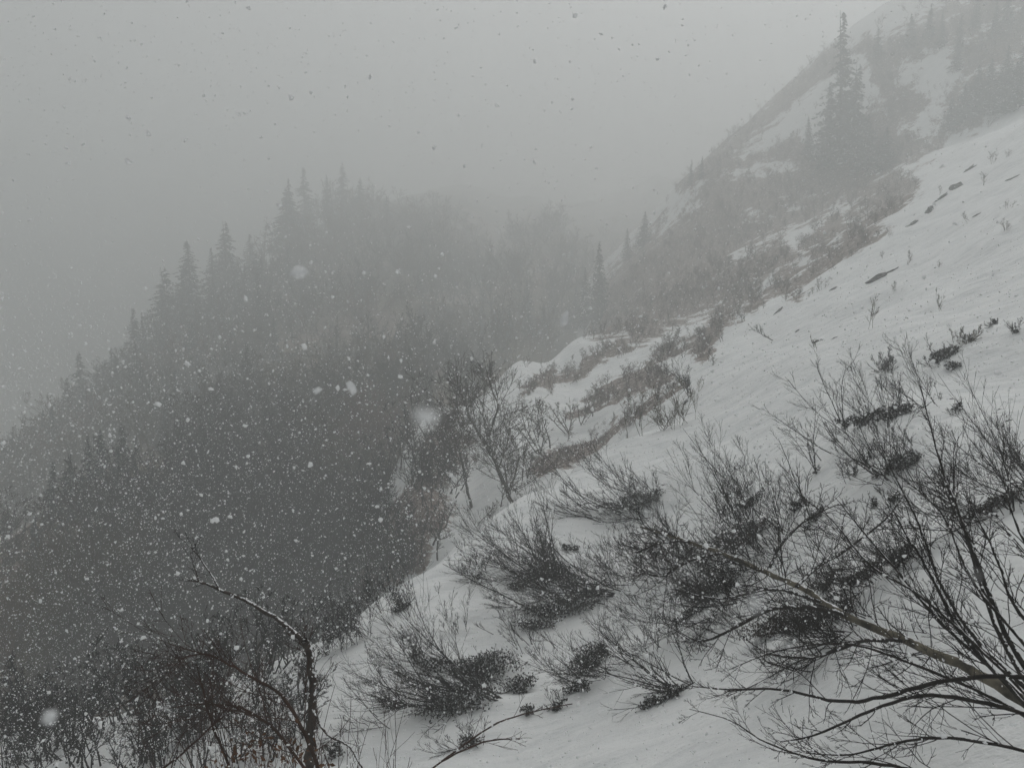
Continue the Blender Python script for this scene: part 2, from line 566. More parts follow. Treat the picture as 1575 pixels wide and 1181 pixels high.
def shrub(px, py, L, n, ang, spread, label, clumps=(), sub=(7, 4), name='shrub', cat='shrub', bend=0.10, base_w=0.14, thick=1.0, group=None, leaf=None, mats=None, pull_img=None, seed=None, lsize=None, twig_up=.06, y0=2.5):
    """a shrub standing where the photo shows its base; L is the stem length in photo pixels"""
    rng = np.random.default_rng(int(px * 7 + py * 131) if seed is None else seed)
    O = on_slope(px, py, y0)
    m = O[1] / F
    L = L * (1.2 if group else 1.0)
    t = thing(name, label, cat, O - UP * .03, group)
    k = int(n * 1.3) if n > 4 else n
    a = np.radians(rng.normal(ang + (7 if group else 0), spread * 1.15, k))
    D = np.cos(a)[:, None] * RIGHT + np.sin(a)[:, None] * UPV + rng.normal(0, .32, (k, 1)) * FWD
    off = rng.normal(size=(k, 3)) * base_w * L * m * np.array([1, .5, .0])
    ax, ay = O[0] + off[:, 0], O[1] + off[:, 1]
    S = np.stack([ax, ay, zA(ax, ay) - .02], 1)
    ln = L * m * (.32 + .8 * rng.random(k) ** 1.3)
    rad = np.maximum(L * m * .0052 * thick * rng.uniform(.55, 1.35, k), .0042 * thick)
    P, R = extend(S, D, ln, rad, 8, .085, (UP * bend * .7 - RIGHT * .035 if group else UP * bend) if pull_img is None else pull_img, rng, .22)
    # stems that would dive under the snow are laid on it
    g = zA(P[..., 0], P[..., 1]) + .02
    P[:, 1:, 2] = np.maximum(P[:, 1:, 2], g[:, 1:])
    mb, mt = mats or (M_BARK, M_TWIG)
    if k <= 4:
        for j in range(k):
            V, Q = tubes([(P[j:j + 1], R[j:j + 1])], 5, rng)
            link('stem', new_mesh('stem', V - np.array(t.location), Q, mb), t)
    else:
        V, Q = tubes([(P, R)], 4, rng)
        link('stems', new_mesh('stems', V - np.array(t.location), Q, mb), t, kind='stuff')
    s1 = sprout(P, R, sub[0] + 4, .12, .97, .48, .44, .55, rng)
    P1, R1 = extend(*s1, 6, .12, UP * twig_up, rng, .35)
    R1 = np.maximum(np.minimum(R1, m * .6), m * .24)
    grp = [(P1, R1)]
    if sub[1]:
        s2 = sprout(P1, R1, sub[1] + 2, .2, .97, .52, .55, .7, rng)
        P2, R2 = extend(*s2, 4, .11, UP * twig_up, rng, .5)
        grp.append((P2, np.maximum(np.minimum(R2, m * .3), m * .16)))
    for P_, R_ in grp:
        P_[..., 2] = np.maximum(P_[..., 2], zA(P_[..., 0], P_[..., 1]) + .006)
    V, Q = tubes(grp, 3, rng)
    link('twigs', new_mesh('twigs', V - np.array(t.location), Q, mt), t, kind='stuff')
    C = []
    for (cx, cy, rx, ry, rot, cnt) in clumps:
        rx, ry, cnt = rx * 1.25, ry * .95, int(cnt * 1.9)
        c = on_slope(cx, cy, y0) + UP * ry * m * .35
        q = unit(rng.normal(size=(cnt, 3))) * rng.uniform(0, 1, (cnt, 1)) ** .45
        # a ragged outline: pull the leaves towards a few dozen sprigs
        nb = max(6, cnt // 40)
        bl = unit(rng.normal(size=(nb, 3))) * rng.uniform(.1, .98, (nb, 1)) ** 1.0
        q = q * .22 + .78 * bl[rng.integers(0, nb, cnt)] + rng.normal(size=(cnt, 3)) * .08
        rr = math.radians(rot)
        qx = q[:, 0] * rx * math.cos(rr) - q[:, 1] * ry * math.sin(rr)
        qy = q[:, 0] * rx * math.sin(rr) + q[:, 1] * ry * math.cos(rr)
        pts = c + RIGHT * (qx * m)[:, None] + UPV * (qy * m)[:, None] + FWD * (q[:, 2] * min(rx, ry * 1.8) * m)[:, None]
        gz = zA(pts[:, 0], pts[:, 1]) + .015
        pts[:, 2] = np.where(pts[:, 2] < gz, gz + rng.uniform(0, .1, cnt), pts[:, 2])
        C.append(pts)
    if C:
        C = np.concatenate(C)
        V, Q = leaves(C, (lsize or max(.016, m * 2.7)), rng)
        link('foliage', new_mesh('foliage', V - np.array(t.location), Q, leaf or M_LEAF, False), t, kind='stuff')
    return t


# ------------------------------------------------------------------ shrubs on the near slope, one by one
GB = 'dark shrubs pressed over by snow on the near slope'
shrub(745, 1075, 230, 20, 160, 17, 'largest dark shrub low on the slope, branches swept far left over the snow',
      [(745, 1035, 78, 34, 12, 2200), (700, 1090, 85, 28, 20, 1900), (800, 1062, 46, 24, 25, 600), (665, 1030, 45, 22, -15, 600)], (8, 5), group=GB)
shrub(720, 1150, 90, 8, 120, 30, 'small leafy tuft just below the largest dark shrub', [(722, 1148, 26, 18, 20, 350)], (5, 3), leaf=M_BROWNLEAF)
shrub(918, 1045, 120, 15, 150, 22, 'compact blocky dark shrub with left-swept stems between two bigger shrubs',
      [(908, 1028, 36, 40, -10, 1300), (925, 1005, 22, 18, 0, 350), (885, 1065, 26, 16, 20, 300)], (7, 4), group=GB)
shrub(1048, 1062, 165, 13, 148, 22, 'shrub whose long bare stems fan left from one dark knot on open snow',
      [(1035, 1070, 24, 12, 40, 420), (1010, 1082, 34, 10, 20, 360)], (4, 2), group=GB, thick=1.5, base_w=.06)
shrub(860, 1090, 45, 6, 150, 30, 'pair of little dark sprigs beneath the compact blocky shrub', [(862, 1090, 16, 13, 30, 150), (812, 1098, 17, 15, 40, 170)], (4, 2))
shrub(925, 918, 215, 18, 168, 13, 'long dark shrub flattened downhill with its twigs combed to the left',
      [(860, 945, 75, 20, 14, 1300), (905, 920, 34, 14, 45, 500), (830, 965, 45, 12, 20, 400)], (7, 4), group=GB)
shrub(900, 922, 120, 9, 128, 13, 'clump of upright stems at the uphill end of the long flattened shrub', [(922, 915, 13, 10, 40, 120)], (4, 3), base_w=.1)
shrub(862, 888, 150, 16, 150, 18, 'brown shrub below the crest with one dark wedge of twigs',
      [(838, 890, 48, 18, 22, 850), (800, 905, 34, 12, 20, 300)], (8, 4), group=GB)
shrub(838, 868, 130, 11, 108, 11, 'group of straight tall stems standing above the brown wedge shrub', [(878, 846, 22, 7, 12, 150)], (5, 3))
shrub(742, 884, 75, 12, 115, 26, 'small feathery twig bush at the tip of a fallen stem', [(738, 890, 10, 6, 0, 40)], (6, 3))
shrub(1000, 780, 125, 17, 138, 26, 'round dark shrub on the crest with stems fanning up and to the left',
      [(985, 776, 34, 22, 10, 1000), (955, 782, 42, 10, -5, 350)], (7, 4), group=GB)
shrub(940, 790, 140, 7, 168, 14, 'low bare branches creeping left from the round crest shrub', (), (5, 3), thick=1.3)
shrub(1165, 850, 175, 22, 128, 20, 'broad brown shrub behind the middle of the leaning birch',
      [(1135, 838, 52, 30, 30, 1300), (1165, 825, 22, 26, 20, 400), (1090, 850, 48, 22, 0, 500)], (7, 4), group=GB, leaf=M_BROWNLEAF)
shrub(1115, 935, 160, 20, 145, 28, 'dense dark shrub left of the leaning birch, touching open snow',
      [(1080, 925, 60, 34, 5, 1900), (1120, 900, 40, 26, 0, 700), (1060, 950, 34, 14, 20, 300)], (8, 5), group=GB)
shrub(1290, 985, 190, 20, 155, 24, 'wide twiggy shrub under the leaning birch trunk',
      [(1235, 965, 80, 24, 10, 1500), (1180, 975, 60, 22, 10, 800), (1290, 950, 50, 20, 10, 600)], (8, 5), group=GB, leaf=M_BROWNLEAF)
shrub(1330, 905, 120, 14, 150, 25, 'dark shrub close above the leaning birch trunk',
      [(1325, 893, 34, 16, 12, 700), (1270, 905, 40, 12, 5, 400)], (7, 4), group=GB, leaf=M_BROWNLEAF)
shrub(1150, 778, 105, 14, 122, 14, 'fan of straight bare stems above the broad brown shrub', [(1150, 780, 24, 9, 0, 260), (1110, 790, 20, 8, 0, 120)], (5, 3))
shrub(1232, 780, 95, 8, 130, 16, 'thin shrub with a small square dark base, right of the straight stem fan', [(1225, 783, 14, 11, 0, 240)], (5, 2))
shrub(1258, 798, 60, 5, 118, 16, 'dark leafy tuft just right of the shrub with the square base', [(1253, 800, 15, 8, 20, 180), (1240, 815, 8, 8, 0, 50)], (4, 2))
shrub(1350, 652, 115, 16, 125, 18, 'long dark band of evergreen shrub across the open snow with tall bare stems',
      [(1375, 640, 32, 15, 18, 800), (1330, 650, 34, 13, 10, 600), (1300, 655, 22, 11, -5, 260)], (6, 3), group=GB, base_w=.28)
shrub(1300, 660, 125, 3, 120, 4, 'single slender sapling rising left of the dark evergreen band', (), (5, 3), name='sapling', cat='sapling', thick=1.5, base_w=.02)
shrub(1385, 628, 85, 3, 105, 12, 'single slender sapling at the right end of the dark evergreen band', (), (5, 3), name='sapling', cat='sapling', thick=1.5, base_w=.02)
shrub(1388, 722, 120, 18, 130, 26, 'round leafy shrub below the dark evergreen band, one stem arching left',
      [(1390, 718, 27, 21, 20, 850), (1360, 730, 24, 8, 25, 180)], (6, 3), group=GB)
shrub(1350, 728, 150, 3, 152, 7, 'long bare stem arching out left from the round leafy shrub', (), (5, 3), name='sapling', cat='sapling', thick=1.7, base_w=.03)
shrub(1338, 706, 55, 6, 118, 12, 'small dark stems between the evergreen band and the round leafy shrub', [(1337, 706, 8, 6, 0, 60)], (5, 3))
shrub(1452, 560, 45, 7, 118, 22, 'isolated round evergreen bush high on the open snow',
      [(1450, 552, 24, 13, 0, 620), (1462, 566, 13, 9, 0, 180)], (4, 2), lsize=.045)
shrub(1490, 528, 34, 9, 95, 30, 'pale twiggy bush just above the isolated evergreen bush', [(1488, 526, 10, 6, 0, 40)], (5, 3), mats=(M_GREY, M_GREY))
shrub(1475, 523, 24, 6, 130, 25, 'smaller grey twigs left of the pale twiggy bush', (), (5, 2), mats=(M_GREY, M_GREY))
shrub(1366, 572, 40, 12, 100, 26, 'small brown bush in front of a thin sapling above the evergreen band', [(1360, 568, 9, 6, 20, 70)], (6, 3), leaf=M_BROWNLEAF)
shrub(1562, 512, 28, 6, 120, 30, 'small dark sprig at the right edge of the open snow', [(1562, 512, 7, 5, 0, 60)], (4, 2))
shrub(1526, 503, 18, 4, 150, 20, 'tiny dark sprig left of the sprig at the right edge', [(1527, 500, 8, 3, 10, 40)], (3, 2))
shrub(1473, 636, 30, 5, 100, 30, 'small tuft in the snow right of the dark evergreen band', [(1472, 632, 8, 5, 0, 60)], (4, 2))
shrub(1256, 728, 110, 3, 128, 10, 'lone thin sapling in open snow left of the long arching stem', [(1256, 728, 6, 4, 0, 30)], (6, 3), name='sapling', cat='sapling', thick=1.5, base_w=.02)
shrub(1312, 735, 70, 6, 112, 16, 'little bare bush between the lone sapling and the round leafy shrub', [(1312, 733, 6, 4, 0, 30)], (4, 3))
shrub(1190, 523, 48, 2, 150, 5, 'bent bare sapling leaning left on the upper open snow', (), (4, 2), name='sapling', cat='sapling', thick=1.6, base_w=.02)
shrub(1340, 505, 52, 2, 108, 12, 'faint forked sapling on the upper slope above the small brown bush', (), (5, 3), name='sapling', cat='sapling', base_w=.05, mats=(M_GREY, M_GREY))
shrub(1258, 540, 42, 2, 118, 10, 'faint forked sapling beside a thin rock on the upper slope', (), (5, 2), name='sapling', cat='sapling', base_w=.05, mats=(M_GREY, M_GREY))
shrub(1447, 478, 36, 2, 140, 12, 'faintest sapling on the upper slope near the right edge', (), (3, 2), name='sapling', cat='sapling', base_w=.05, mats=(M_GREY, M_GREY))
shrub(1445, 615, 26, 3, 110, 30, 'few dry stalks above the small tuft right of the evergreen band', (), (3, 2))
shrub(1395, 862, 90, 15, 152, 18, 'small dark bush of combed twigs seen through the birch branches', [(1385, 862, 26, 10, 15, 380)], (6, 3))
shrub(1372, 778, 40, 6, 130, 30, 'two dark sprigs in the snow above the combed bush', [(1376, 772, 10, 9, 0, 130), (1345, 780, 12, 6, 40, 90)], (3, 2))
shrub(1545, 790, 190, 24, 148, 20, 'wide brown shrub at the right edge behind the birch branches', [(1545, 775, 40, 14, 12, 500), (1500, 795, 45, 10, 5, 250)], (7, 4), group=GB, leaf=M_BROWNLEAF)
shrub(1610, 730, 140, 16, 145, 18, 'upper shrub on the right edge with long twigs reaching left', (), (7, 4), thick=1.2)
shrub(1062, 610, 85, 5, 112, 20, 'small bare tree leaning on the crest where the snow begins', [(1055, 620, 10, 4, 20, 50)], (7, 4), name='bare_tree', cat='tree', thick=1.5, base_w=.04)
shrub(1030, 660, 85, 16, 115, 22, 'bare grey thicket shrub behind the crest below the small leaning tree', (), (6, 4), mats=(M_GREY, M_GREY), base_w=.3)
shrub(620, 940, 80, 14, 112, 22, 'upright dark bush on the crest at the forest edge', [(612, 940, 24, 9, 15, 260)], (7, 4))
shrub(555, 985, 100, 15, 130, 24, 'dark bush where the crest dips toward the crooked tree', [(520, 975, 20, 12, 20, 200)], (7, 4))
shrub(515, 1000, 90, 14, 110, 30, 'dark bush right behind the crooked tree trunk', [(505, 985, 22, 14, 20, 260)], (7, 4))
shrub(640, 1085, 130, 9, 170, 14, 'thin bare stems sweeping left beside the crooked tree', (), (6, 4), thick=1.3)
shrub(480, 1130, 40, 7, 110, 30, 'rounded small bush at the foot of the crooked tree', [(515, 1160, 20, 14, 0, 220)], (5, 3))
shrub(1010, 1000, 95, 9, 130, 24, 'thin twigs on open snow above the fanning stems', (), (5, 3))
shrub(960, 900, 110, 12, 140, 30, 'light bare twigs between the long flattened shrub and the dense dark shrub', (), (6, 3))
shrub(1010, 880, 120, 12, 130, 30, 'light bare twigs left of the leaning birch tip', (), (6, 3))
shrub(640, 1010, 110, 12, 140, 26, 'bare twig bush above the largest dark shrub', [(640, 1010, 14, 10, 0, 80)], (6, 3))
shrub(700, 975, 70, 7, 115, 20, 'few thin stems in the snow left of the flattened shrub', (), (4, 3))

wr = np.random.default_rng(99)
for i in range(30):
    px, py = wr.uniform(560, 1420), 0
    py = np.interp(px, [560, 700, 900, 1100, 1420], [1030, 940, 850, 800, 800]) + wr.uniform(0, 210)
    shrub(px, py, wr.uniform(45, 100), int(wr.integers(3, 7)) + 2, wr.uniform(125, 165), 24, 'loose bare twigs sticking out of the snow between the dark shrubs', (), (4, 2), name='twig_tuft', group='loose twig tufts between the shrubs', base_w=.25, seed=900 + i)

# ------------------------------------------------------------------ rocks showing through the snow
def rock(px, py, w, h, rot, label):
    rng = np.random.default_rng(int(px + py * 3))
    O = on_slope(px, py); m = O[1] / F
    nu, nv = 12, 7
    u = np.linspace(0, 2 * PI, nu, endpoint=False); v = np.linspace(0, PI, nv)
    U, Vv = np.meshgrid(u, v)
    r = 1 + .28 * rng.normal(size=U.shape); r[0] = r[0, 0]; r[-1] = r[-1, 0]
    a = math.radians(rot)
    x = np.sin(Vv) * np.cos(U) * r; y = np.sin(Vv) * np.sin(U) * r; z = np.cos(Vv) * r
    along = RIGHT * math.cos(a) + UPV * math.sin(a); up = -RIGHT * math.sin(a) + UPV * math.cos(a)
    h = h * .7
    P = along * (x * w * m / 2)[..., None] + up * (z * h * m / 2)[..., None] + FWD * (y * h * m * .8)[..., None]
    idx = np.arange(nu * nv).reshape(nv, nu); nx = np.roll(idx, -1, 1)
    q = np.stack([idx[:-1], nx[:-1], nx[1:], idx[1:]], -1).reshape(-1, 4)
    o = link('rock', new_mesh('rock', P.reshape(-1, 3), q, M_ROCK, False), None, label=label, category='rock', group='rocks poking through the snow')
    o.location = Vector(O)


rock(1347, 430, 34, 13, 28, 'largest grey rock outcrop showing through the upper snow slope')
rock(1368, 419, 26, 4, 28, 'narrow rock ledge just above the largest outcrop')
rock(1256, 526, 18, 6, 25, 'thin dark rock beside a faint sapling on the upper slope')
rock(1284, 520, 10, 3, 20, 'tiny rock right of the thin dark rock')
rock(1227, 509, 9, 4, 25, 'tiny rock left of the thin dark rock')
rock(1195, 481, 24, 5, 45, 'slanting rock streak above the bent sapling')
rock(1282, 445, 12, 4, 25, 'small rock left of the largest outcrop')
rock(1402, 346, 22, 8, 40, 'lowest rock of the slanting row at the upper right')
rock(1428, 326, 18, 10, 50, 'second rock up in the slanting row at the upper right')
rock(1447, 305, 24, 6, 38, 'third rock up in the slanting row at the upper right')
rock(1471, 288, 24, 14, 15, 'bulky dark rock ending the slanting row at the upper right')
rock(1488, 263, 26, 7, 40, 'rock ledge above the bulky dark rock at the upper right')
rock(1555, 276, 26, 4, 24, 'thin rock ledge near the right edge of the upper slope')
rock(1505, 330, 16, 4, 20, 'small lone rock below the slanting row at the upper right')
rock(1465, 614, 8, 4, 0, 'dark stone right of the dry stalks')
rock(1418, 627, 7, 5, 0, 'dark stone at the right tip of the evergreen band')
rock(1537, 630, 9, 3, 10, 'flat dark stone in the snow near the right edge')
rock(1552, 647, 12, 4, 10, 'lowest flat dark stone near the right edge')

# ------------------------------------------------------------------ leafless trees
def bare_tree_meshes(seed, H=1.0, stems=1, twiggy=1.0, bark=None):
    """trunk and twig meshes of a leafless tree of height 1 standing at the origin"""
    rng = np.random.default_rng(seed)
    S = rng.normal(size=(stems, 3)) * np.array([.05, .05, 0]) * (stems > 1)
    D = UP + rng.normal(size=(stems, 3)) * np.array([.28, .28, 0]) * (1 if stems > 1 else .4)
    P, R = extend(S, D, np.full(stems, .95) * rng.uniform(.75, 1.05, stems), np.full(stems, .016 if stems == 1 else .011), 9, .09, UP * .06, rng, .2)
    s1 = sprout(P, R, int(11 / stems ** .5), .22, .97, .75, .42, .6, rng)
    P1, R1 = extend(*s1, 6, .14, UP * .10, rng, .3)
    V0, Q0 = tubes([(P, R), (P1, R1)], 4, rng)
    s2 = sprout(P1, R1, int(6 * twiggy), .15, .97, .6, .5, .65, rng)
    P2, R2 = extend(*s2, 4, .14, UP * .08, rng, .45)
    s3 = sprout(P2, R2, 4, .2, .97, .55, .55, .8, rng)
    P3, R3 = extend(*s3, 3, .1, UP * .05, rng, .6)
    V1, Q1 = tubes([(P2, np.maximum(R2, .0026)), (P3, np.maximum(R3, .0020))], 3, rng)
    tr = new_mesh('trunk', V0 * H, Q0, bark or M_GREY)
    tw = new_mesh('twigs', V1 * H, Q1, M_TWIG if bark else M_WOODTWIG)
    return tr, tw


TREES = [bare_tree_meshes(100 + i, 1.0, st) for i, st in enumerate((1, 1, 2, 3, 1, 4, 3, 2))]


def bare_tree(P, h, label, group=None, kind=None, rng=SEED, lean=0.0, name='bare_tree', forms=None):
    forms = forms or TREES
    t = thing(name, label, 'tree', P, group)
    t.rotation_euler = (rng.normal(0, .06), rng.normal(0, .06) - lean, rng.uniform(0, 6.28))
    t.scale = (h * rng.uniform(.95, 1.45),) * 2 + (h,)
    a, b = forms[int(rng.integers(0, len(forms))) if kind is None else kind]
    link('trunk', a, t)
    link('twigs', b, t, kind='stuff')
    return t


# ------------------------------------------------------------------ spruces
def spruce_meshes(seed, width=.13, rag=1.0):
    rng = np.random.default_rng(seed)
    S = np.zeros((1, 3)); P, R = extend(S, UP[None], np.array([1.0]), np.array([.012]), 10, .01, UP * .2, rng, .1)
    V0, Q0 = tubes([(P, R)], 5, rng)
    nb = 230
    z = rng.uniform(.05, .985, nb) ** .9
    prof = width * np.clip((1 - z) * 1.18, 0, 1) ** .92 * (1 - .25 * np.exp(-(z / .08) ** 2))
    wave = 1 + .16 * np.sin(z * 41 + seed) * rag
    L = prof * wave * rng.uniform(.45, 1.3, nb) + .004
    th = rng.uniform(0, 2 * PI, nb)
    D = np.stack([np.cos(th), np.sin(th), rng.normal(-.3, .14, nb)], 1)
    S = np.stack([np.zeros(nb), np.zeros(nb), z], 1)
    Pb, Rb = extend(S, D, L, np.full(nb, .0026), 5, .05, -UP * .05, rng, .3)
    Vb, Qb = tubes([(Pb, Rb)], 3, rng)
    # needle sprays along every branch, hanging a little
    per = 24
    t = rng.uniform(.15, 1.0, (nb, per)); s = t * 4; i = np.clip(s.astype(int), 0, 3); f = (s - i)[..., None]
    bi = np.arange(nb)[:, None]
    C = Pb[bi, i] * (1 - f) + Pb[bi, i + 1] * f
    C = C + rng.normal(size=C.shape) * np.array([.008, .008, .006]) * (width / .13) * (.15 + .9 * (1 - z[:, None, None]))
    C[..., 2] -= .006 * t
    zz = C[..., 2].reshape(-1, 1)
    Vn, Qn = leaves(C.reshape(-1, 3), .0165 * (width / .13) ** .5 * (.22 + .9 * np.clip(1 - zz, 0, 1)), rng, .35)
    tr = new_mesh('trunk', np.concatenate([V0, Vb]), np.concatenate([Q0, Qb + len(V0)]), M_BARK)
    cr = new_mesh('crown', Vn, Qn, M_NEEDLE, False)
    return tr, cr


SPRUCES = [spruce_meshes(300 + i, w) for i, w in enumerate((.115, .14, .16, .185, .13, .21, .15, .17, .125))]


def spruce(P, h, label, kind=None, group=None, rng=SEED, wide=1.0):
    t = thing('spruce_tree', label, 'tree', P, group)
    t.rotation_euler = (rng.normal(0, .03), rng.normal(0, .03), rng.uniform(0, 6.28))
    wide *= rng.uniform(1.05, 1.6)
    t.scale = (h * wide, h * wide, h)
    a, b = SPRUCES[int(rng.integers(0, len(SPRUCES))) if kind is None else kind]
    link('trunk', a, t)
    link('crown', b, t, kind='stuff')
    return t


rs = np.random.default_rng(42)


def spruce_at(px, top, base, label, fn=zA, kind=None, group=None, wide=1.0, y0=20):
    P = march(px, base, fn, y0)
    if P is None:
        b = base
        while P is None and b < 1100:
            b += 4; P = march(px, b, fn, y0)
        P = march(px, b + 3, fn, y0) if march(px, b + 3, fn, y0) is not None else P
    m = P[1] / F
    q = project(P)
    h = max(3.0, at(px, top, P[1])[2] - P[2] + .3)
    return spruce(P - UP * .3, h, label, kind, group, rs, wide)


# the named spruces of the right-hand mountainside
spruce_at(1293, 14, 252, 'tallest spruce, a narrow spire standing above the upper right slope', kind=1, wide=.92)
spruce_at(1308, 95, 256, 'bushy spruce pressed against the right side of the tallest spruce', kind=3, wide=.85)
spruce_at(1268, 125, 258, 'pointed spruce against the left side of the tallest spruce', kind=2, wide=.8)
spruce_at(1243, 178, 240, 'short spruce furthest left in the cluster round the tallest spruce', kind=3)
spruce_at(1334, 175, 262, 'low wide spruce at the right foot of the tallest spruce', kind=5, wide=1.2)
spruce_at(1362, 195, 262, 'small spruce right of the low wide spruce under the tallest spruce', kind=5, wide=1.3)
spruce_at(919, 370, 500, 'lone pointed spruce at the foot of the far hillside', kind=3)
spruce_at(900, 410, 505, 'smaller spruce leaning on the lone pointed spruce at the hillside foot', kind=4)
spruce_at(884, 440, 508, 'smallest spruce of three at the far hillside foot', kind=3)
for i, (px, top, base) in enumerate([(1500, 100, 178), (1520, 90, 172), (1545, 70, 165), (1560, 95, 172), (1480, 130, 190), (1572, 60, 160), (1535, 115, 176), (1460, 150, 200)]):
    spruce_at(px, top, base, 'dark bushy spruce in the clump at the far right above the snow', kind=5, group='spruces at the far right above the snow', wide=1.25)
for i, (px, top, base) in enumerate([(1430, 5, 60), (1448, 15, 72), (1400, 20, 75), (1500, -10, 45), (1530, 0, 60), (1475, 20, 80), (1550, -20, 40), (1470, 60, 110), (1350, 40, 90)]):
    spruce_at(px, top, base, 'faint spruce high in the cloud at the top right', group='faint spruces at the top right', wide=1.1)
for i, (px, top, base) in enumerate([(1062, 245, 285), (1078, 240, 275), (990, 325, 380), (965, 350, 402)]):
    spruce_at(px, top, base, 'hazy spruce along the steep far edge of the mountainside', group='hazy spruces along the far edge', wide=1.15)

# the left hill: skyline spruces, then those scattered down its face
SKY = [(14, 682), (40, 655), (62, 632), (82, 628), (108, 590), (131, 525), (152, 552), (178, 520), (205, 464), (222, 480), (241, 452), (262, 398), (283, 420), (305, 367),
       (326, 372), (350, 350), (381, 349), (405, 400), (441, 298), (457, 279), (476, 268), (505, 255), (530, 246), (560, 262), (590, 285), (330, 420), (365, 420), (396, 430)]
ORD = ('first second third fourth fifth sixth seventh eighth ninth tenth eleventh twelfth thirteenth fourteenth fifteenth sixteenth seventeenth eighteenth '
       'nineteenth twentieth twenty-first twenty-second twenty-third twenty-fourth twenty-fifth twenty-sixth twenty-seventh twenty-eighth').split()
for i, (px, top) in enumerate(sorted(SKY)):
    spruce_at(px + rs.uniform(-7, 7), top + rs.uniform(-14, 16), top + 85, ORD[i] + ' spruce from the left along the hazy skyline of the left hill', zC, (2, 3, 6, 7, 1)[i % 5], 'spruces along the skyline of the left hill', wide=1.25, y0=30)
for i in range(38):
    px = rs.uniform(20, 470)
    yl = np.interp(px, [0, 120, 250, 370, 450, 540], [745, 655, 535, 455, 385, 330])
    base = yl + rs.uniform(15, 190)
    P = march(px, base, zC, 30)
    if P is None:
        continue
    spruce_at(px, base - rs.uniform(50, 90) * min(1.2, 130 / P[1]), base, 'dark spruce among leafless trees on the face of the left hill', zC, None, 'spruces on the face of the left hill', wide=1.3, y0=30)
for i in range(26):
    px = rs.uniform(640, 940); base = rs.uniform(415, 520)
    P = march(px, base, zC, 30)
    if P is None:
        continue
    spruce_at(px, base - rs.uniform(32, 52), base, 'blurred spruce on the dim slope closing the valley', zC, None, 'blurred spruces closing the valley', wide=1.4, y0=30)

# leafless wood on the left hill: the nearest as single trees, the rest as one wood
pts = []
tries = 0
while len(pts) < 1900 and tries < 30000:
    tries += 1
    px = rs.uniform(-40, 960); py = rs.uniform(330, 1150)
    if px > 680 and py > 640:
        continue
    P = march(px, py, zC, 15)
    if P is None or P[1] > 245:
        continue
    # glades: thinner where the wood opens
    if fbm(P[0] * .035, P[1] * .03, 55, 3) > .12 and rs.random() < .82:
        continue
    dA = march(px, py, zA, 3)
    if dA is not None and dA[1] < P[1]:
        continue
    pts.append(P)
pts = np.array(pts)
d = np.hypot(pts[:, 0], pts[:, 1])
order = np.argsort(d)
N_ONE = 110
for i in order[:N_ONE]:
    bare_tree(pts[i] - UP * .15, rs.uniform(2.4, 4.4) * (d[i] / 45) ** .7, 'leafless grey tree in the dense thicket low on the left hill', 'leafless trees low on the left hill', rng=rs)


def instancer(name, pts, protos, sizes, rng, mats=(), tilt=.08, wide=(.85, 1.2)):
    """one object that scatters joined prototypes over points (a wood nobody could count)"""
    me = bpy.data.meshes.new(name)
    me.vertices.add(len(pts)); me.vertices.foreach_set('co', np.asarray(pts, np.float32).ravel())
    n = len(pts)
    a = me.attributes.new('rot', 'FLOAT_VECTOR', 'POINT')
    a.data.foreach_set('vector', np.stack([rng.normal(0, tilt, n), rng.normal(0, tilt, n), rng.uniform(0, 6.28, n)], 1).astype(np.float32).ravel())
    w = rng.uniform(*wide, n)
    a = me.attributes.new('size', 'FLOAT_VECTOR', 'POINT')
    a.data.foreach_set('vector', np.stack([sizes * w, sizes * w, sizes], 1).astype(np.float32).ravel())
    a = me.attributes.new('pick', 'INT', 'POINT')
    a.data.foreach_set('value', rng.integers(0, len(protos), n).astype(np.int32))
    ob = link(name, me)
    ng = bpy.data.node_groups.new(name, 'GeometryNodeTree')
    ng.interface.new_socket('Geometry', in_out='INPUT', socket_type='NodeSocketGeometry')
    ng.interface.new_socket('Geometry', in_out='OUTPUT', socket_type='NodeSocketGeometry')
    gi = ng.nodes.new('NodeGroupInput'); go = ng.nodes.new('NodeGroupOutput')
    iop = ng.nodes.new('GeometryNodeInstanceOnPoints')
    ng.links.new(gi.outputs[0], iop.inputs['Points'])
    jn = ng.nodes.new('GeometryNodeJoinGeometry')
    for p in protos:
        oi = ng.nodes.new('GeometryNodeObjectInfo')
        oi.inputs['Object'].default_value = p
        oi.inputs['As Instance'].default_value = True
        ng.links.new(oi.outputs['Geometry'], jn.inputs[0])
    ng.links.new(jn.outputs[0], iop.inputs['Instance'])
    iop.inputs['Pick Instance'].default_value = True

    def attr(nm, typ):
        q = ng.nodes.new('GeometryNodeInputNamedAttribute'); q.data_type = typ
        q.inputs['Name'].default_value = nm
        return q.outputs['Attribute']
    ng.links.new(attr('pick', 'INT'), iop.inputs['Instance Index'])
    ng.links.new(attr('rot', 'FLOAT_VECTOR'), iop.inputs['Rotation'])
    ng.links.new(attr('size', 'FLOAT_VECTOR'), iop.inputs['Scale'])
    ng.links.new(iop.outputs[0], go.inputs[0])
    md = ob.modifiers.new('scatter', 'NODES'); md.node_group = ng
    ob['kind'] = 'stuff'
    return ob


def joined(name, a, b, mats=None):
    """an unlinked prototype: trunk and twigs in one mesh"""
    import bmesh
    bm = bmesh.new()
    bm.from_mesh(a); k = len(bm.faces)
    bm.from_mesh(b)
    bm.faces.ensure_lookup_table()
    for f in bm.faces[k:]:
        f.material_index = 1
    me = bpy.data.meshes.new(name); bm.to_mesh(me); bm.free()
    for m_ in (mats or (a.materials[0], b.materials[0])):
        me.materials.append(m_)
    return bpy.data.objects.new(name, me)


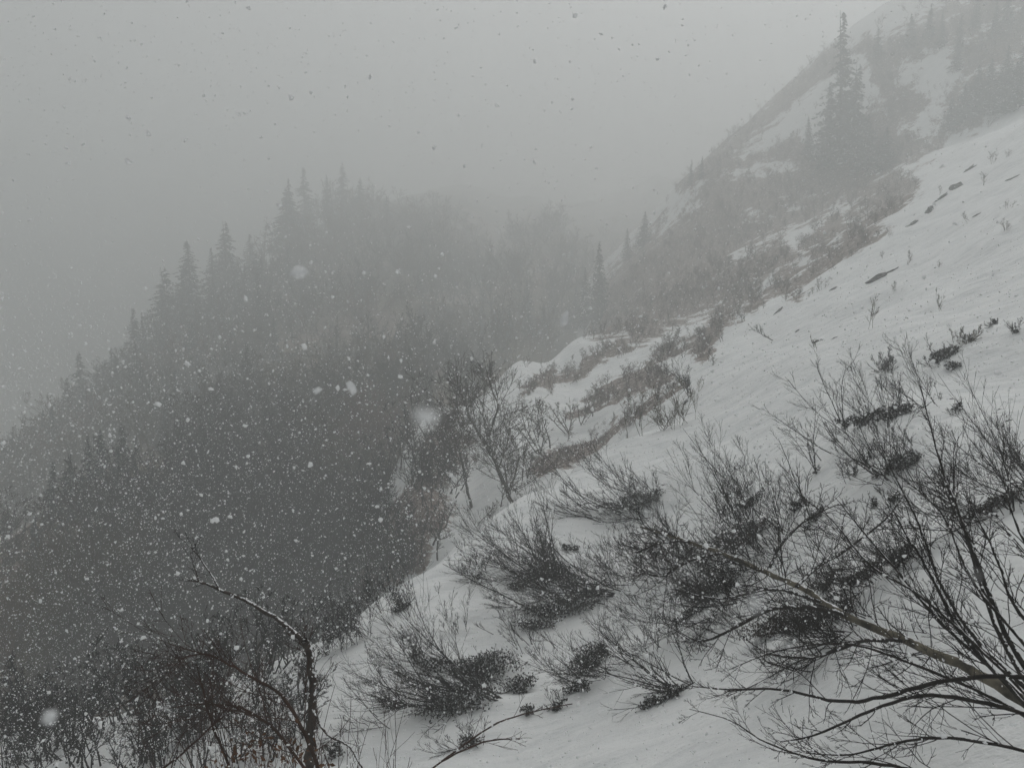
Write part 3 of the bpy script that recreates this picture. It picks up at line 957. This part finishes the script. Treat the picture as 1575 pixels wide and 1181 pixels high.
PROTO = [joined('bare_tree_form', a, b) for a, b in TREES]
rest = order[N_ONE:]
instancer('leafless_wood', pts[rest] - UP * .15, PROTO, rs.uniform(2.4, 4.4, len(rest)) * (d[rest] / 45) ** .62, rs, tilt=.14, wide=(1.0, 1.7))

# leafless scrub on the bare ground of the far mountainside
sp, tries = [], 0
while len(sp) < 2700 and tries < 30000:
    tries += 1
    px = rs.uniform(620, 1600); py = rs.uniform(0, 760)
    P = march(px, py, zA, 20)
    if P is None or P[1] < 30:
        continue
    b = float(bare_at(np.array([P[0]]), np.array([P[1]]), np.array([float(zA(P[0], P[1]))]))[0])
    if rs.random() < b * b * .9 + .008:
        sp.append(P)
sp = np.array(sp)
instancer('leafless_scrub', sp - UP * .1, [joined('scrub_form', a, b, (M_SCRUB, M_SCRUB)) for a, b in TREES[2:]], rs.uniform(.45, 1.35, len(sp)) * (sp[:, 1] / 60) ** .55, rs, wide=(1.0, 1.7))

# trees standing in the gully beyond the crest
def limbs(name, paths, mat, parent, org, k=6, fn=zA, ground=True):
    """limbs along photo paths of (x, y, metres ahead, half width in photo pixels)"""
    out = []
    for path in paths:
        P = np.array([at(x, y, Y) for x, y, Y, r in path]); R = np.array([r * Y / F for x, y, Y, r in path])
        n = len(P); tt = np.linspace(0, n - 1, (n - 1) * 5 + 1); i = np.clip(tt.astype(int), 0, n - 2); f = (tt - i)[:, None]
        p0 = P[np.maximum(i - 1, 0)]; p1 = P[i]; p2 = P[i + 1]; p3 = P[np.minimum(i + 2, n - 1)]
        C = .5 * (2 * p1 + (p2 - p0) * f + (2 * p0 - 5 * p1 + 4 * p2 - p3) * f ** 2 + (3 * p1 - p0 - 3 * p2 + p3) * f ** 3)
        RR = R[i] * (1 - f[:, 0]) + R[i + 1] * f[:, 0]
        RR = RR * (1 + .07 * np.sin(np.arange(len(RR)) * 2.1 + P[0, 0]))
        C[1:-1] += SEED.normal(size=C[1:-1].shape) * RR[1:-1, None] * .22
        V, Q = tubes([(C[None], RR[None])], k)
        o = link(name, new_mesh(name, V - org, Q, mat), parent)
        out.append((o, C, RR))
    return out


def twig_out(parent, org, C, R, c1, c2, l1, l2, mat, rng, rmin, tmin=.1, ang=.7, up=.06, seg=6, c3=0, l3=.4):
    s1 = sprout(C[None], R[None], c1, tmin, .99, ang, 1, .5, rng, plen=np.array([l1]))
    P1, R1 = extend(*s1, seg, .09, UP * up, rng, .3); R1 = np.maximum(np.minimum(R1, l1 * .006), rmin)
    s2 = sprout(P1, R1, c2, .15, .97, .6, l2, .7, rng)
    P2, R2 = extend(*s2, 5, .12, UP * up, rng, .4); R2 = np.maximum(R2, rmin * .8)
    g = [(P1, R1), (P2, R2)]
    if c3:
        s3 = sprout(P2, R2, c3, .2, .97, .55, l3, .8, rng)
        P3, R3 = extend(*s3, 4, .1, UP * up, rng, .5); g.append((P3, np.maximum(R3, rmin * .7)))
    V, Q = tubes(g, 3, rng)
    return link('twigs', new_mesh('twigs', V - org, Q, mat), parent, kind='stuff')


def big_birch(label, paths, seed, c=(16, 7, 4), l1=1.7):
    rng = np.random.default_rng(seed)
    org = at(*paths[0][0][:3])
    t = thing('birch_tree', label, 'tree', org)
    for j, (o, C, R) in enumerate(limbs('trunk', [[(x, y, Y, r * .72) for x, y, Y, r in p] for p in paths[:1]], M_GREY, t, org, 6) + limbs('branch', [[(x, y, Y, r * .66) for x, y, Y, r in p] for p in paths[1:]], M_GREY, t, org, 5)):
        twig_out(o if j else t, org, C, R, c[0], c[1], l1, .5, M_WOODTWIG, rng, .006, .05 if j else .3, c3=c[2], ang=.85)
    return t


big_birch('largest leafless birch in the gully, forked into two crooked limbs',
          [[(800, 812, 30, 5), (790, 780, 30, 4.5), (772, 735, 30, 4.3), (757, 700, 30, 4), (738, 668, 30, 3.6)],
           [(738, 668, 30, 3.2), (722, 640, 30, 2.8), (712, 612, 30, 2.3), (703, 585, 30, 1.2)],
           [(748, 682, 30, 3), (757, 655, 30.4, 2.6), (766, 625, 30.4, 2.2), (757, 600, 30.5, 1.6), (748, 570, 30.5, 1)],
           [(766, 722, 30, 2.4), (778, 690, 29.5, 1.8), (786, 655, 29.5, 1.2)], [(730, 650, 30, 2), (710, 650, 29.6, 1.5), (690, 640, 29.5, 1)],
           [(780, 760, 30, 2.4), (792, 730, 29.6, 1.6), (800, 700, 29.5, 1)]], 5, (22, 9, 5), 2.3)
big_birch('slimmer leafless birch left of the forked birch in the gully',
          [[(727, 785, 32, 3.2), (718, 750, 32, 3), (712, 715, 32, 2.6), (702, 680, 32, 2), (695, 652, 32, 1)],
           [(712, 712, 32, 2), (690, 690, 31.6, 1.5), (675, 668, 31.6, .9)], [(708, 700, 32, 1.8), (722, 672, 31.6, 1.2), (724, 650, 31.6, .8)]], 6, (15, 8, 4), 1.9)
GT = [(832, 700, 90, 'leafless tree just right of the forked birch in the gully'), (875, 668, 75, 'leafless tree halfway along the dark band beyond the crest'),
      (912, 640, 62, 'leafless tree leaning above the dark band beyond the crest'), (850, 690, 95, 'slender leafless tree between two others beyond the crest'),
      (850, 600, 42, 'low leafless tree on the white rise beyond the gully'), (880, 590, 36, 'small leafless tree highest on the white rise beyond the gully'),
      (870, 520, 30, 'tiny leafless tree on the skyline of the white rise'), (1000, 560, 28, 'small dark tree beside a bare patch on the mountainside'),
      (815, 660, 60, 'leafless tree behind the right limb of the forked birch'), (895, 652, 55, 'short leafless tree by the dark band beyond the crest'),
      (808, 740, 90, 'leafless tree at the right foot of the forked birch'), (770, 780, 70, 'bushy tree at the left foot of the forked birch'),
      (690, 760, 90, 'leafless tree at the left edge of the gully snow'), (745, 800, 60, 'low tree in front of the slimmer birch'),
      (660, 740, 80, 'leafless tree where the gully snow meets the forest'), (985, 655, 45, 'small tree just behind the crest, right of the dark band')]
for px, py, hp, lab in GT:
    P = march(px, py, zA, 21.5)
    bare_tree(P - UP * .15, hp * P[1] / F, lab, rng=rs, lean=.1)
for i in range(170):
    px = rs.uniform(470, 700)
    cr = np.interp(px, [480, 575, 650, 725], [1005, 945, 893, 830])
    py = cr - 4 - 200 * rs.random() ** 1.3
    if px > 640 and py > 760 and rs.random() < .75:
        continue
    P = march(px, py, zA, np.interp(px, [480, 575, 650, 725], [15.5, 16.6, 17.8, 19.5]))
    Pc = march(px, py, zC, 20)
    if P is None:
        continue
    if Pc is not None and Pc[1] < P[1]:
        P = Pc
    bare_tree(P - UP * .2, rs.uniform(55, 110) * P[1] / F, 'leafless tree crowding the forest edge behind the crest', 'leafless trees crowding the forest edge', rng=rs)

# ------------------------------------------------------------------ leaning birch and the many-stemmed shrub at the lower right
def over_ground(path, lo=.06):
    out = []
    for (x, y, Y, r) in path:
        g = march(x, min(y, 1400), zA, 1.2)
        if g is not None and Y > g[1] * (1 - lo):
            r = r
            Y = g[1] * (1 - lo)
        out.append((x, y, Y, r))
    return out


rng = np.random.default_rng(11)
root = at(1760, 1240, 3.1)
t = thing('birch_tree', 'pale birch trunk leaning far out to the left from the lower right corner', 'tree', root)
trunk = over_ground([(x, y, Y, r * .82) for x, y, Y, r in [(1760, 1240, 3.1, 19), (1660, 1140, 3.4, 16), (1575, 1078, 3.8, 13), (1450, 1010, 4.4, 9.5), (1300, 945, 5.2, 7), (1235, 905, 5.6, 6), (1180, 880, 5.9, 5), (1110, 850, 6.3, 4.2), (1045, 828, 6.6, 3), (985, 810, 6.9, 1.6)]])
o, C, R = limbs('trunk', [trunk], M_BIRCH, t, root, 9)[0]
twig_out(t, root, C, R, 36, 6, .62, .5, M_TWIG, rng, .0017, .25, ang=.75, up=.05, c3=3)
BR = [[(1300, 945, 5.2, 4.5), (1250, 935, 5.1, 4), (1190, 935, 5.1, 3.4), (1140, 960, 5.0, 2.6), (1085, 985, 5, 1.6), (1050, 975, 5, .9)],
      [(1225, 902, 5.6, 3.4), (1260, 870, 5.8, 2.6), (1310, 840, 6, 2), (1360, 800, 6.1, 1.3), (1385, 770, 6.2, .8)],
      [(1110, 850, 6.3, 3), (1060, 862, 6.2, 2.4), (1020, 885, 6.1, 1.8), (990, 880, 6, 1)],
      [(1060, 832, 6.5, 2.4), (1015, 835, 6.4, 1.8), (980, 850, 6.4, 1)],
      [(1180, 880, 5.9, 3), (1200, 840, 6.1, 2), (1240, 800, 6.3, 1.4), (1290, 775, 6.4, .8)],
      [(1260, 925, 5.4, 3.2), (1190, 905, 5.2, 2.4), (1110, 920, 5, 1.7), (1030, 905, 4.9, .9)],
      [(1390, 985, 4.7, 4), (1330, 985, 4.6, 3), (1250, 1010, 4.5, 2.2), (1180, 1005, 4.4, 1.2)]]
for o, C, R in limbs('branch', [over_ground(b) for b in BR], M_BRANCH, t, root, 5):
    twig_out(o, root, C, R, 20, 6, .5, .5, M_TWIG, rng, .0017, .1, ang=.8, up=.05, c3=3)

root2 = at(1690, 1190, 2.7)
t2 = thing('shrub', 'many-stemmed dark shrub fanning in from the lower right corner of the slope', 'shrub', root2)
ST = [[(1690, 1190, 2.7, 9), (1600, 1080, 3.1, 8), (1530, 960, 3.5, 6), (1480, 800, 4.0, 5), (1462, 760, 4.1, 4), (1440, 690, 4.3, 2.6), (1417, 598, 4.5, 1.2)],
      [(1690, 1190, 2.7, 8), (1590, 1070, 3.1, 7), (1515, 1000, 3.4, 6), (1450, 905, 3.8, 5), (1415, 810, 4.1, 3.6), (1378, 735, 4.3, 1.8), (1365, 705, 4.4, 1)],
      [(1680, 1190, 2.7, 8), (1570, 1075, 3.2, 6.5), (1480, 975, 3.6, 5.4), (1425, 870, 3.9, 4), (1395, 825, 4.0, 3), (1372, 782, 4.1, 1.5)],
      [(1690, 1180, 2.6, 9), (1620, 1090, 2.9, 9), (1555, 990, 3.2, 8), (1520, 910, 3.4, 6.5), (1490, 830, 3.6, 5), (1460, 750, 3.9, 3), (1445, 720, 4, 1.5)],
      [(1680, 1190, 2.7, 7), (1560, 1060, 3.3, 5), (1450, 960, 3.7, 4.4), (1390, 890, 4.0, 3.4), (1330, 820, 4.3, 2.4), (1285, 765, 4.5, 1)],
      [(1690, 1180, 2.6, 7), (1610, 1000, 3.0, 6), (1560, 930, 3.2, 5), (1530, 850, 3.4, 3.6), (1500, 790, 3.6, 2), (1490, 770, 3.7, 1)],
      [(1690, 1170, 2.6, 7), (1640, 1000, 2.9, 6), (1600, 880, 3.1, 5), (1560, 800, 3.3, 3.2), (1540, 720, 3.5, 1.2)],
      [(1690, 1160, 2.6, 8), (1600, 1050, 2.9, 7.5), (1460, 1045, 3.2, 6.4), (1360, 1072, 3.5, 5.6), (1290, 1078, 3.7, 5), (1200, 1060, 4.0, 3.6), (1120, 1060, 4.2, 2.4), (1062, 1055, 4.4, 1)],
      [(1690, 1190, 2.5, 8), (1600, 1110, 2.8, 7), (1500, 1078, 3.1, 6.4), (1420, 1070, 3.3, 5.6), (1340, 1092, 3.5, 4.6), (1255, 1130, 3.7, 3), (1200, 1140, 3.8, 1.2)],
      [(1690, 1240, 2.3, 8), (1560, 1235, 2.6, 6.6), (1430, 1190, 2.9, 5.4), (1340, 1173, 3.1, 4.6), (1260, 1168, 3.3, 3.6), (1180, 1142, 3.5, 2.4), (1125, 1108, 3.6, 1.8), (1060, 1090, 3.7, .9)],
      [(1690, 1200, 2.5, 7), (1580, 1155, 2.8, 5), (1460, 1135, 3.0, 4.4), (1380, 1142, 3.2, 3.6), (1310, 1160, 3.3, 2.4), (1240, 1158, 3.4, 1)],
      [(1690, 1190, 2.6, 7), (1560, 1090, 3.0, 5), (1400, 1020, 3.4, 4), (1300, 990, 3.7, 3), (1200, 1000, 4, 2), (1120, 1030, 4.2, 1)],
      [(1690, 1180, 2.6, 6), (1540, 1030, 3.1, 4.5), (1420, 920, 3.5, 3.6), (1340, 870, 3.8, 2.8), (1280, 800, 4.1, 1.8), (1240, 770, 4.3, .9)],
      [(1690, 1170, 2.5, 7), (1590, 1010, 2.8, 5), (1500, 900, 3.1, 4), (1455, 800, 3.4, 2.6), (1420, 760, 3.5, 1.2)]]
ST = [[(x, y, Y, r * .56) for x, y, Y, r in b] for b in ST]
for o, C, R in limbs('branch', [over_ground(b) for b in ST], M_BRANCH, t2, root2, 6):
    twig_out(o, root2, C, R, 15, 6, .42, .5, M_TWIG, rng, .0012, .2, ang=.42, up=.03, c3=3)

# ------------------------------------------------------------------ crooked tree, brown thicket and stalks at the lower left
rng = np.random.default_rng(21)
root3 = on_slope(482, 1400, 2.0)
Y3 = root3[1]
t3 = thing('crooked_tree', 'crooked snow-caked little tree whose top bends sharply left over the dark forest', 'tree', root3)
q = project(root3)
o, C, R = limbs('trunk', [[(q[0], q[1] + 6, Y3, 8.6), (474, 1230, Y3 + .03, 8.2), (477, 1150, Y3 + .05, 7.6), (480, 1060, Y3 + .05, 6.8), (474, 1000, Y3 + .05, 6.2), (467, 984, Y3, 5.6)]], M_CROOK, t3, root3, 9)[0]
twig_out(t3, root3, C, R, 12, 4, .35, .5, M_RED, rng, .0018, .3, ang=.6, up=.04)
CB = [[(468, 986, Y3, 5.4), (430, 955, Y3 + .1, 4.6), (382, 926, Y3 + .2, 3.6), (345, 910, Y3 + .25, 2.9), (312, 896, Y3 + .3, 2.3), (285, 892, Y3 + .3, 1.2)],
      [(338, 908, Y3 + .25, 2.2), (325, 884, Y3 + .3, 1.7), (300, 848, Y3 + .3, 1.3), (276, 826, Y3 + .3, .7)],
      [(306, 895, Y3 + .3, 1.5), (297, 865, Y3 + .3, 1.1), (293, 850, Y3 + .3, .6)],
      [(480, 1092, Y3, 3), (503, 1128, Y3 - .1, 2.5), (535, 1146, Y3 - .15, 2.2), (552, 1172, Y3 - .2, 1.8), (566, 1200, Y3 - .2, 1.2)]]
CB = [[(x, y, Y, r * .8) for x, y, Y, r in b] for b in CB]
for o, C, R in limbs('branch', CB, M_CROOK, t3, root3, 6):
    twig_out(o, root3, C, R, 5, 3, .16, .5, M_TWIG, rng, .0014, .3, ang=.5, up=.02)

root4 = on_slope(500, 1420, 2.0); Y4 = root4[1]
t4 = thing('shrub', 'reddish brown shrub arching left from the foot of the crooked tree', 'shrub', root4)
q = project(root4)
RB = [[(q[0], q[1] + 5, Y4, 6.5), (495, 1220, Y4, 6), (470, 1130, Y4, 5.4), (440, 1078, Y4, 4.8), (420, 1060, Y4, 4.2), (370, 1031, Y4 + .1, 3.4), (330, 1010, Y4 + .1, 2.8), (300, 1002, Y4 + .15, 2), (262, 990, Y4 + .2, .9)],
      [(492, 1215, Y4, 5), (430, 1130, Y4 - .1, 4.2), (385, 1095, Y4 - .1, 3.6), (350, 1084, Y4 - .1, 2.6), (300, 1083, Y4 - .1, 1.8), (250, 1090, Y4, .9)],
      [(360, 1200, Y4 - .2, 4), (345, 1160, Y4 - .2, 3.6), (325, 1110, Y4 - .2, 3), (312, 1060, Y4 - .2, 2.2), (302, 1020, Y4 - .2, 1)],
      [(313, 1006, Y4 + .1, 1.8), (285, 1010, Y4 + .1, 1.5), (255, 1035, Y4 + .1, 1)],
      [(250, 1182, Y4 - .1, 3), (290, 1150, Y4 - .1, 2.6), (330, 1112, Y4 - .1, 2), (345, 1100, Y4 - .1, 1)]]
RB = [[(x, y, Y, r * .62) for x, y, Y, r in b] for b in RB]
for o, C, R in limbs('branch', RB, M_RED, t4, root4, 6):
    twig_out(o, root4, C, R, 15, 5, .5, .5, M_RED, rng, .0014, .1, ang=.75, up=.05, c3=2)
V, Q = leaves(np.concatenate([at(cx, cy, Y4 - .3) + rng.normal(size=(n, 3)) * np.array([.11, .12, .07]) for cx, cy, n in ((370, 1172, 90), (405, 1190, 70), (440, 1185, 60))]), .018, rng)
link('foliage', new_mesh('foliage', V - root4, Q, M_RUST, False), t4, kind='stuff')

root5 = on_slope(420, 1390, 2.0)
t5 = thing('tall_weeds', 'stand of thin upright reddish stalks along the bottom edge at the left', 'weeds', root5)
S = []
while len(S) < 150:
    px, py = rng.uniform(150, 640), rng.uniform(1230, 1420)
    if rng.random() > math.exp(-((px - 420) / 140) ** 2):
        continue
    S.append(on_slope(px, py, 1.8))
S = np.array(S); n = len(S)
P, R = extend(S, UP + rng.normal(size=(n, 3)) * np.array([.17, .17, 0]), rng.uniform(.45, 1.05, n) * S[:, 1] / 4.2, rng.uniform(.0024, .005, n), 8, .05, UP * .02, rng, .35)
s1 = sprout(P, R, 4, .4, .95, .45, .3, .6, rng); P1, R1 = extend(*s1, 4, .08, UP * .05, rng, .5)
V, Q = tubes([(P, R), (P1, np.maximum(R1, .0013))], 4, rng)
link('stalks', new_mesh('stalks', V - root5, Q, M_RED), t5, kind='stuff')

rng = np.random.default_rng(23)
THICKET = [bare_tree_meshes(700 + i, 1.0, st, 1.3, M_BARK) for i, st in enumerate((3, 4, 5, 4))]
for i in range(125):
    px = rng.uniform(-30, 480); py = rng.uniform(1040, 1215) - max(0, px - 250) * .18
    if rng.random() < (px / 1100):
        continue
    P = on_slope(px, py)
    bare_tree(P - UP * .05, rng.uniform(80, 150) * P[1] / F, 'dark bare shrub in the tangled thicket at the bottom left', 'bare shrubs of the bottom left thicket', int(rng.choice([0, 1, 2, 3])), rng, name='bare_shrub', forms=THICKET)

root6 = at(640, 1200, 4.6)
t6 = thing('sapling', 'thin reddish sapling bent over the snow at the bottom beneath the largest dark shrub', 'sapling', root6)
for o, C, R in limbs('stem', [[(640, 1200, 4.6, 1.7), (700, 1155, 4.8, 1.5), (765, 1112, 5.1, 1.3), (830, 1092, 5.3, 1), (880, 1082, 5.5, .8)], [(680, 1170, 4.7, 1.7), (745, 1140, 4.9, 1.4), (800, 1136, 5, .8)]], M_RED, t6, root6, 5):
    twig_out(o, root6, C, R, 5, 3, .3, .5, M_RED, rng, .0015, .3, ang=.4, up=.02)

# ------------------------------------------------------------------ falling snow
rng = np.random.default_rng(77)
M_FLAKE, nt, b = mat_new('snowflake')
b.inputs['Base Color'].default_value = (.9, .91, .92, 1); b.inputs['Roughness'].default_value = 1
tr = nt.nodes.new('ShaderNodeBsdfTranslucent'); tr.inputs[0].default_value = (.9, .91, .92, 1)
mx = nt.nodes.new('ShaderNodeMixShader'); mx.inputs[0].default_value = .5
tp = nt.nodes.new('ShaderNodeBsdfTransparent'); mx2 = nt.nodes.new('ShaderNodeMixShader'); mx2.inputs[0].default_value = .35
nt.links.new(b.outputs[0], mx.inputs[1]); nt.links.new(tr.outputs[0], mx.inputs[2])
nt.links.new(mx.outputs[0], mx2.inputs[1]); nt.links.new(tp.outputs[0], mx2.inputs[2])
nt.links.new(mx2.outputs[0], nt.nodes['Material Output'].inputs[0])

M_FLAKE_FAR, nt, b = mat_new('far_snowflake')
b.inputs['Base Color'].default_value = (.97, .975, .98, 1); b.inputs['Roughness'].default_value = 1
tr = nt.nodes.new('ShaderNodeBsdfTranslucent'); tr.inputs[0].default_value = (.97, .975, .98, 1)
mx = nt.nodes.new('ShaderNodeMixShader'); mx.inputs[0].default_value = .62
nt.links.new(b.outputs[0], mx.inputs[1]); nt.links.new(tr.outputs[0], mx.inputs[2])
nt.links.new(mx.outputs[0], nt.nodes['Material Output'].inputs[0])


def flake_cluster(seed, nf, span, r0, mat=None):
    rg = np.random.default_rng(seed)
    import bmesh
    bm = bmesh.new(); bmesh.ops.create_icosphere(bm, subdivisions=1, radius=1.0)
    base = np.array([v.co[:] for v in bm.verts]); tri = np.array([[v.index for v in f.verts] for f in bm.faces]); bm.free()
    V, T = [], []
    for q in range(nf):
        v = base * (1 + .35 * rg.normal(size=(len(base), 1))) * rg.uniform(.6, 1.5, 3) * r0 * math.exp(rg.normal(0, .52))
        V.append(v + rg.uniform(-span / 2, span / 2, 3)); T.append(tri + q * len(base))
    return bpy.data.objects.new('flake_cluster', new_mesh('flake_cluster', np.concatenate(V), np.concatenate(T), mat or M_FLAKE))


N = 76000
X = np.stack([rng.uniform(-9, 9, N), rng.uniform(2.2, 11.5, N), rng.uniform(-7.5, 6, N)], 1)
g = fbm(X[:, 0] * .35 + X[:, 2] * .15, X[:, 1] * .35 - X[:, 2] * .3, 91, 3)
X = X[(X[:, 2] > zA(X[:, 0], X[:, 1]) + .2) & (rng.random(N) < (.64 + .7 * g) * np.interp(X[:, 2] / X[:, 1], [-.12, .08], [1, .2]))]
NC = len(X)
big = np.array([at(688, 482, .20), at(652, 640, .17), at(660, 955, .15), at(1160, 930, .17), at(1500, 885, .16), at(76, 1104, .3), at(255, 1090, .5), at(460, 420, .6), at(365, 1130, .26),
                at(540, 595, 1.0), at(488, 600, 1.1), at(868, 490, .9), at(830, 512, .8)])
CL = [flake_cluster(400 + q, 12, .42, .0022, M_FLAKE_FAR) for q in range(5)]
ob = instancer('falling_snow', X[:NC], CL, np.full(NC, 1.0), rng, tilt=3.0, wide=(.9, 1.1))

# the few flakes drifting close by, bigger and softer in the lens
nb_ = 260
Z = np.stack([rng.uniform(-2.2, 2.2, nb_), rng.uniform(.5, 2.3, nb_), rng.uniform(-2, 1.6, nb_)], 1)
Z[:, 2] = np.where(Z[:, 2] / Z[:, 1] > 0, -np.abs(rng.normal(0, .45, nb_)) * Z[:, 1], Z[:, 2])
near = np.concatenate([big, Z])
s = np.concatenate([[.0016, .0012, .0017, .0016, .0014, .0024, .0026, .0034, .0018, .004, .004, .004, .004], .0012 * np.exp(rng.normal(0, .5, nb_))])
SINGLE = [flake_cluster(500 + q, 1, 0, 1.0) for q in range(6)]
instancer('drifting_snowflakes', near, SINGLE, s, rng, tilt=3.0, wide=(.7, 1.5))
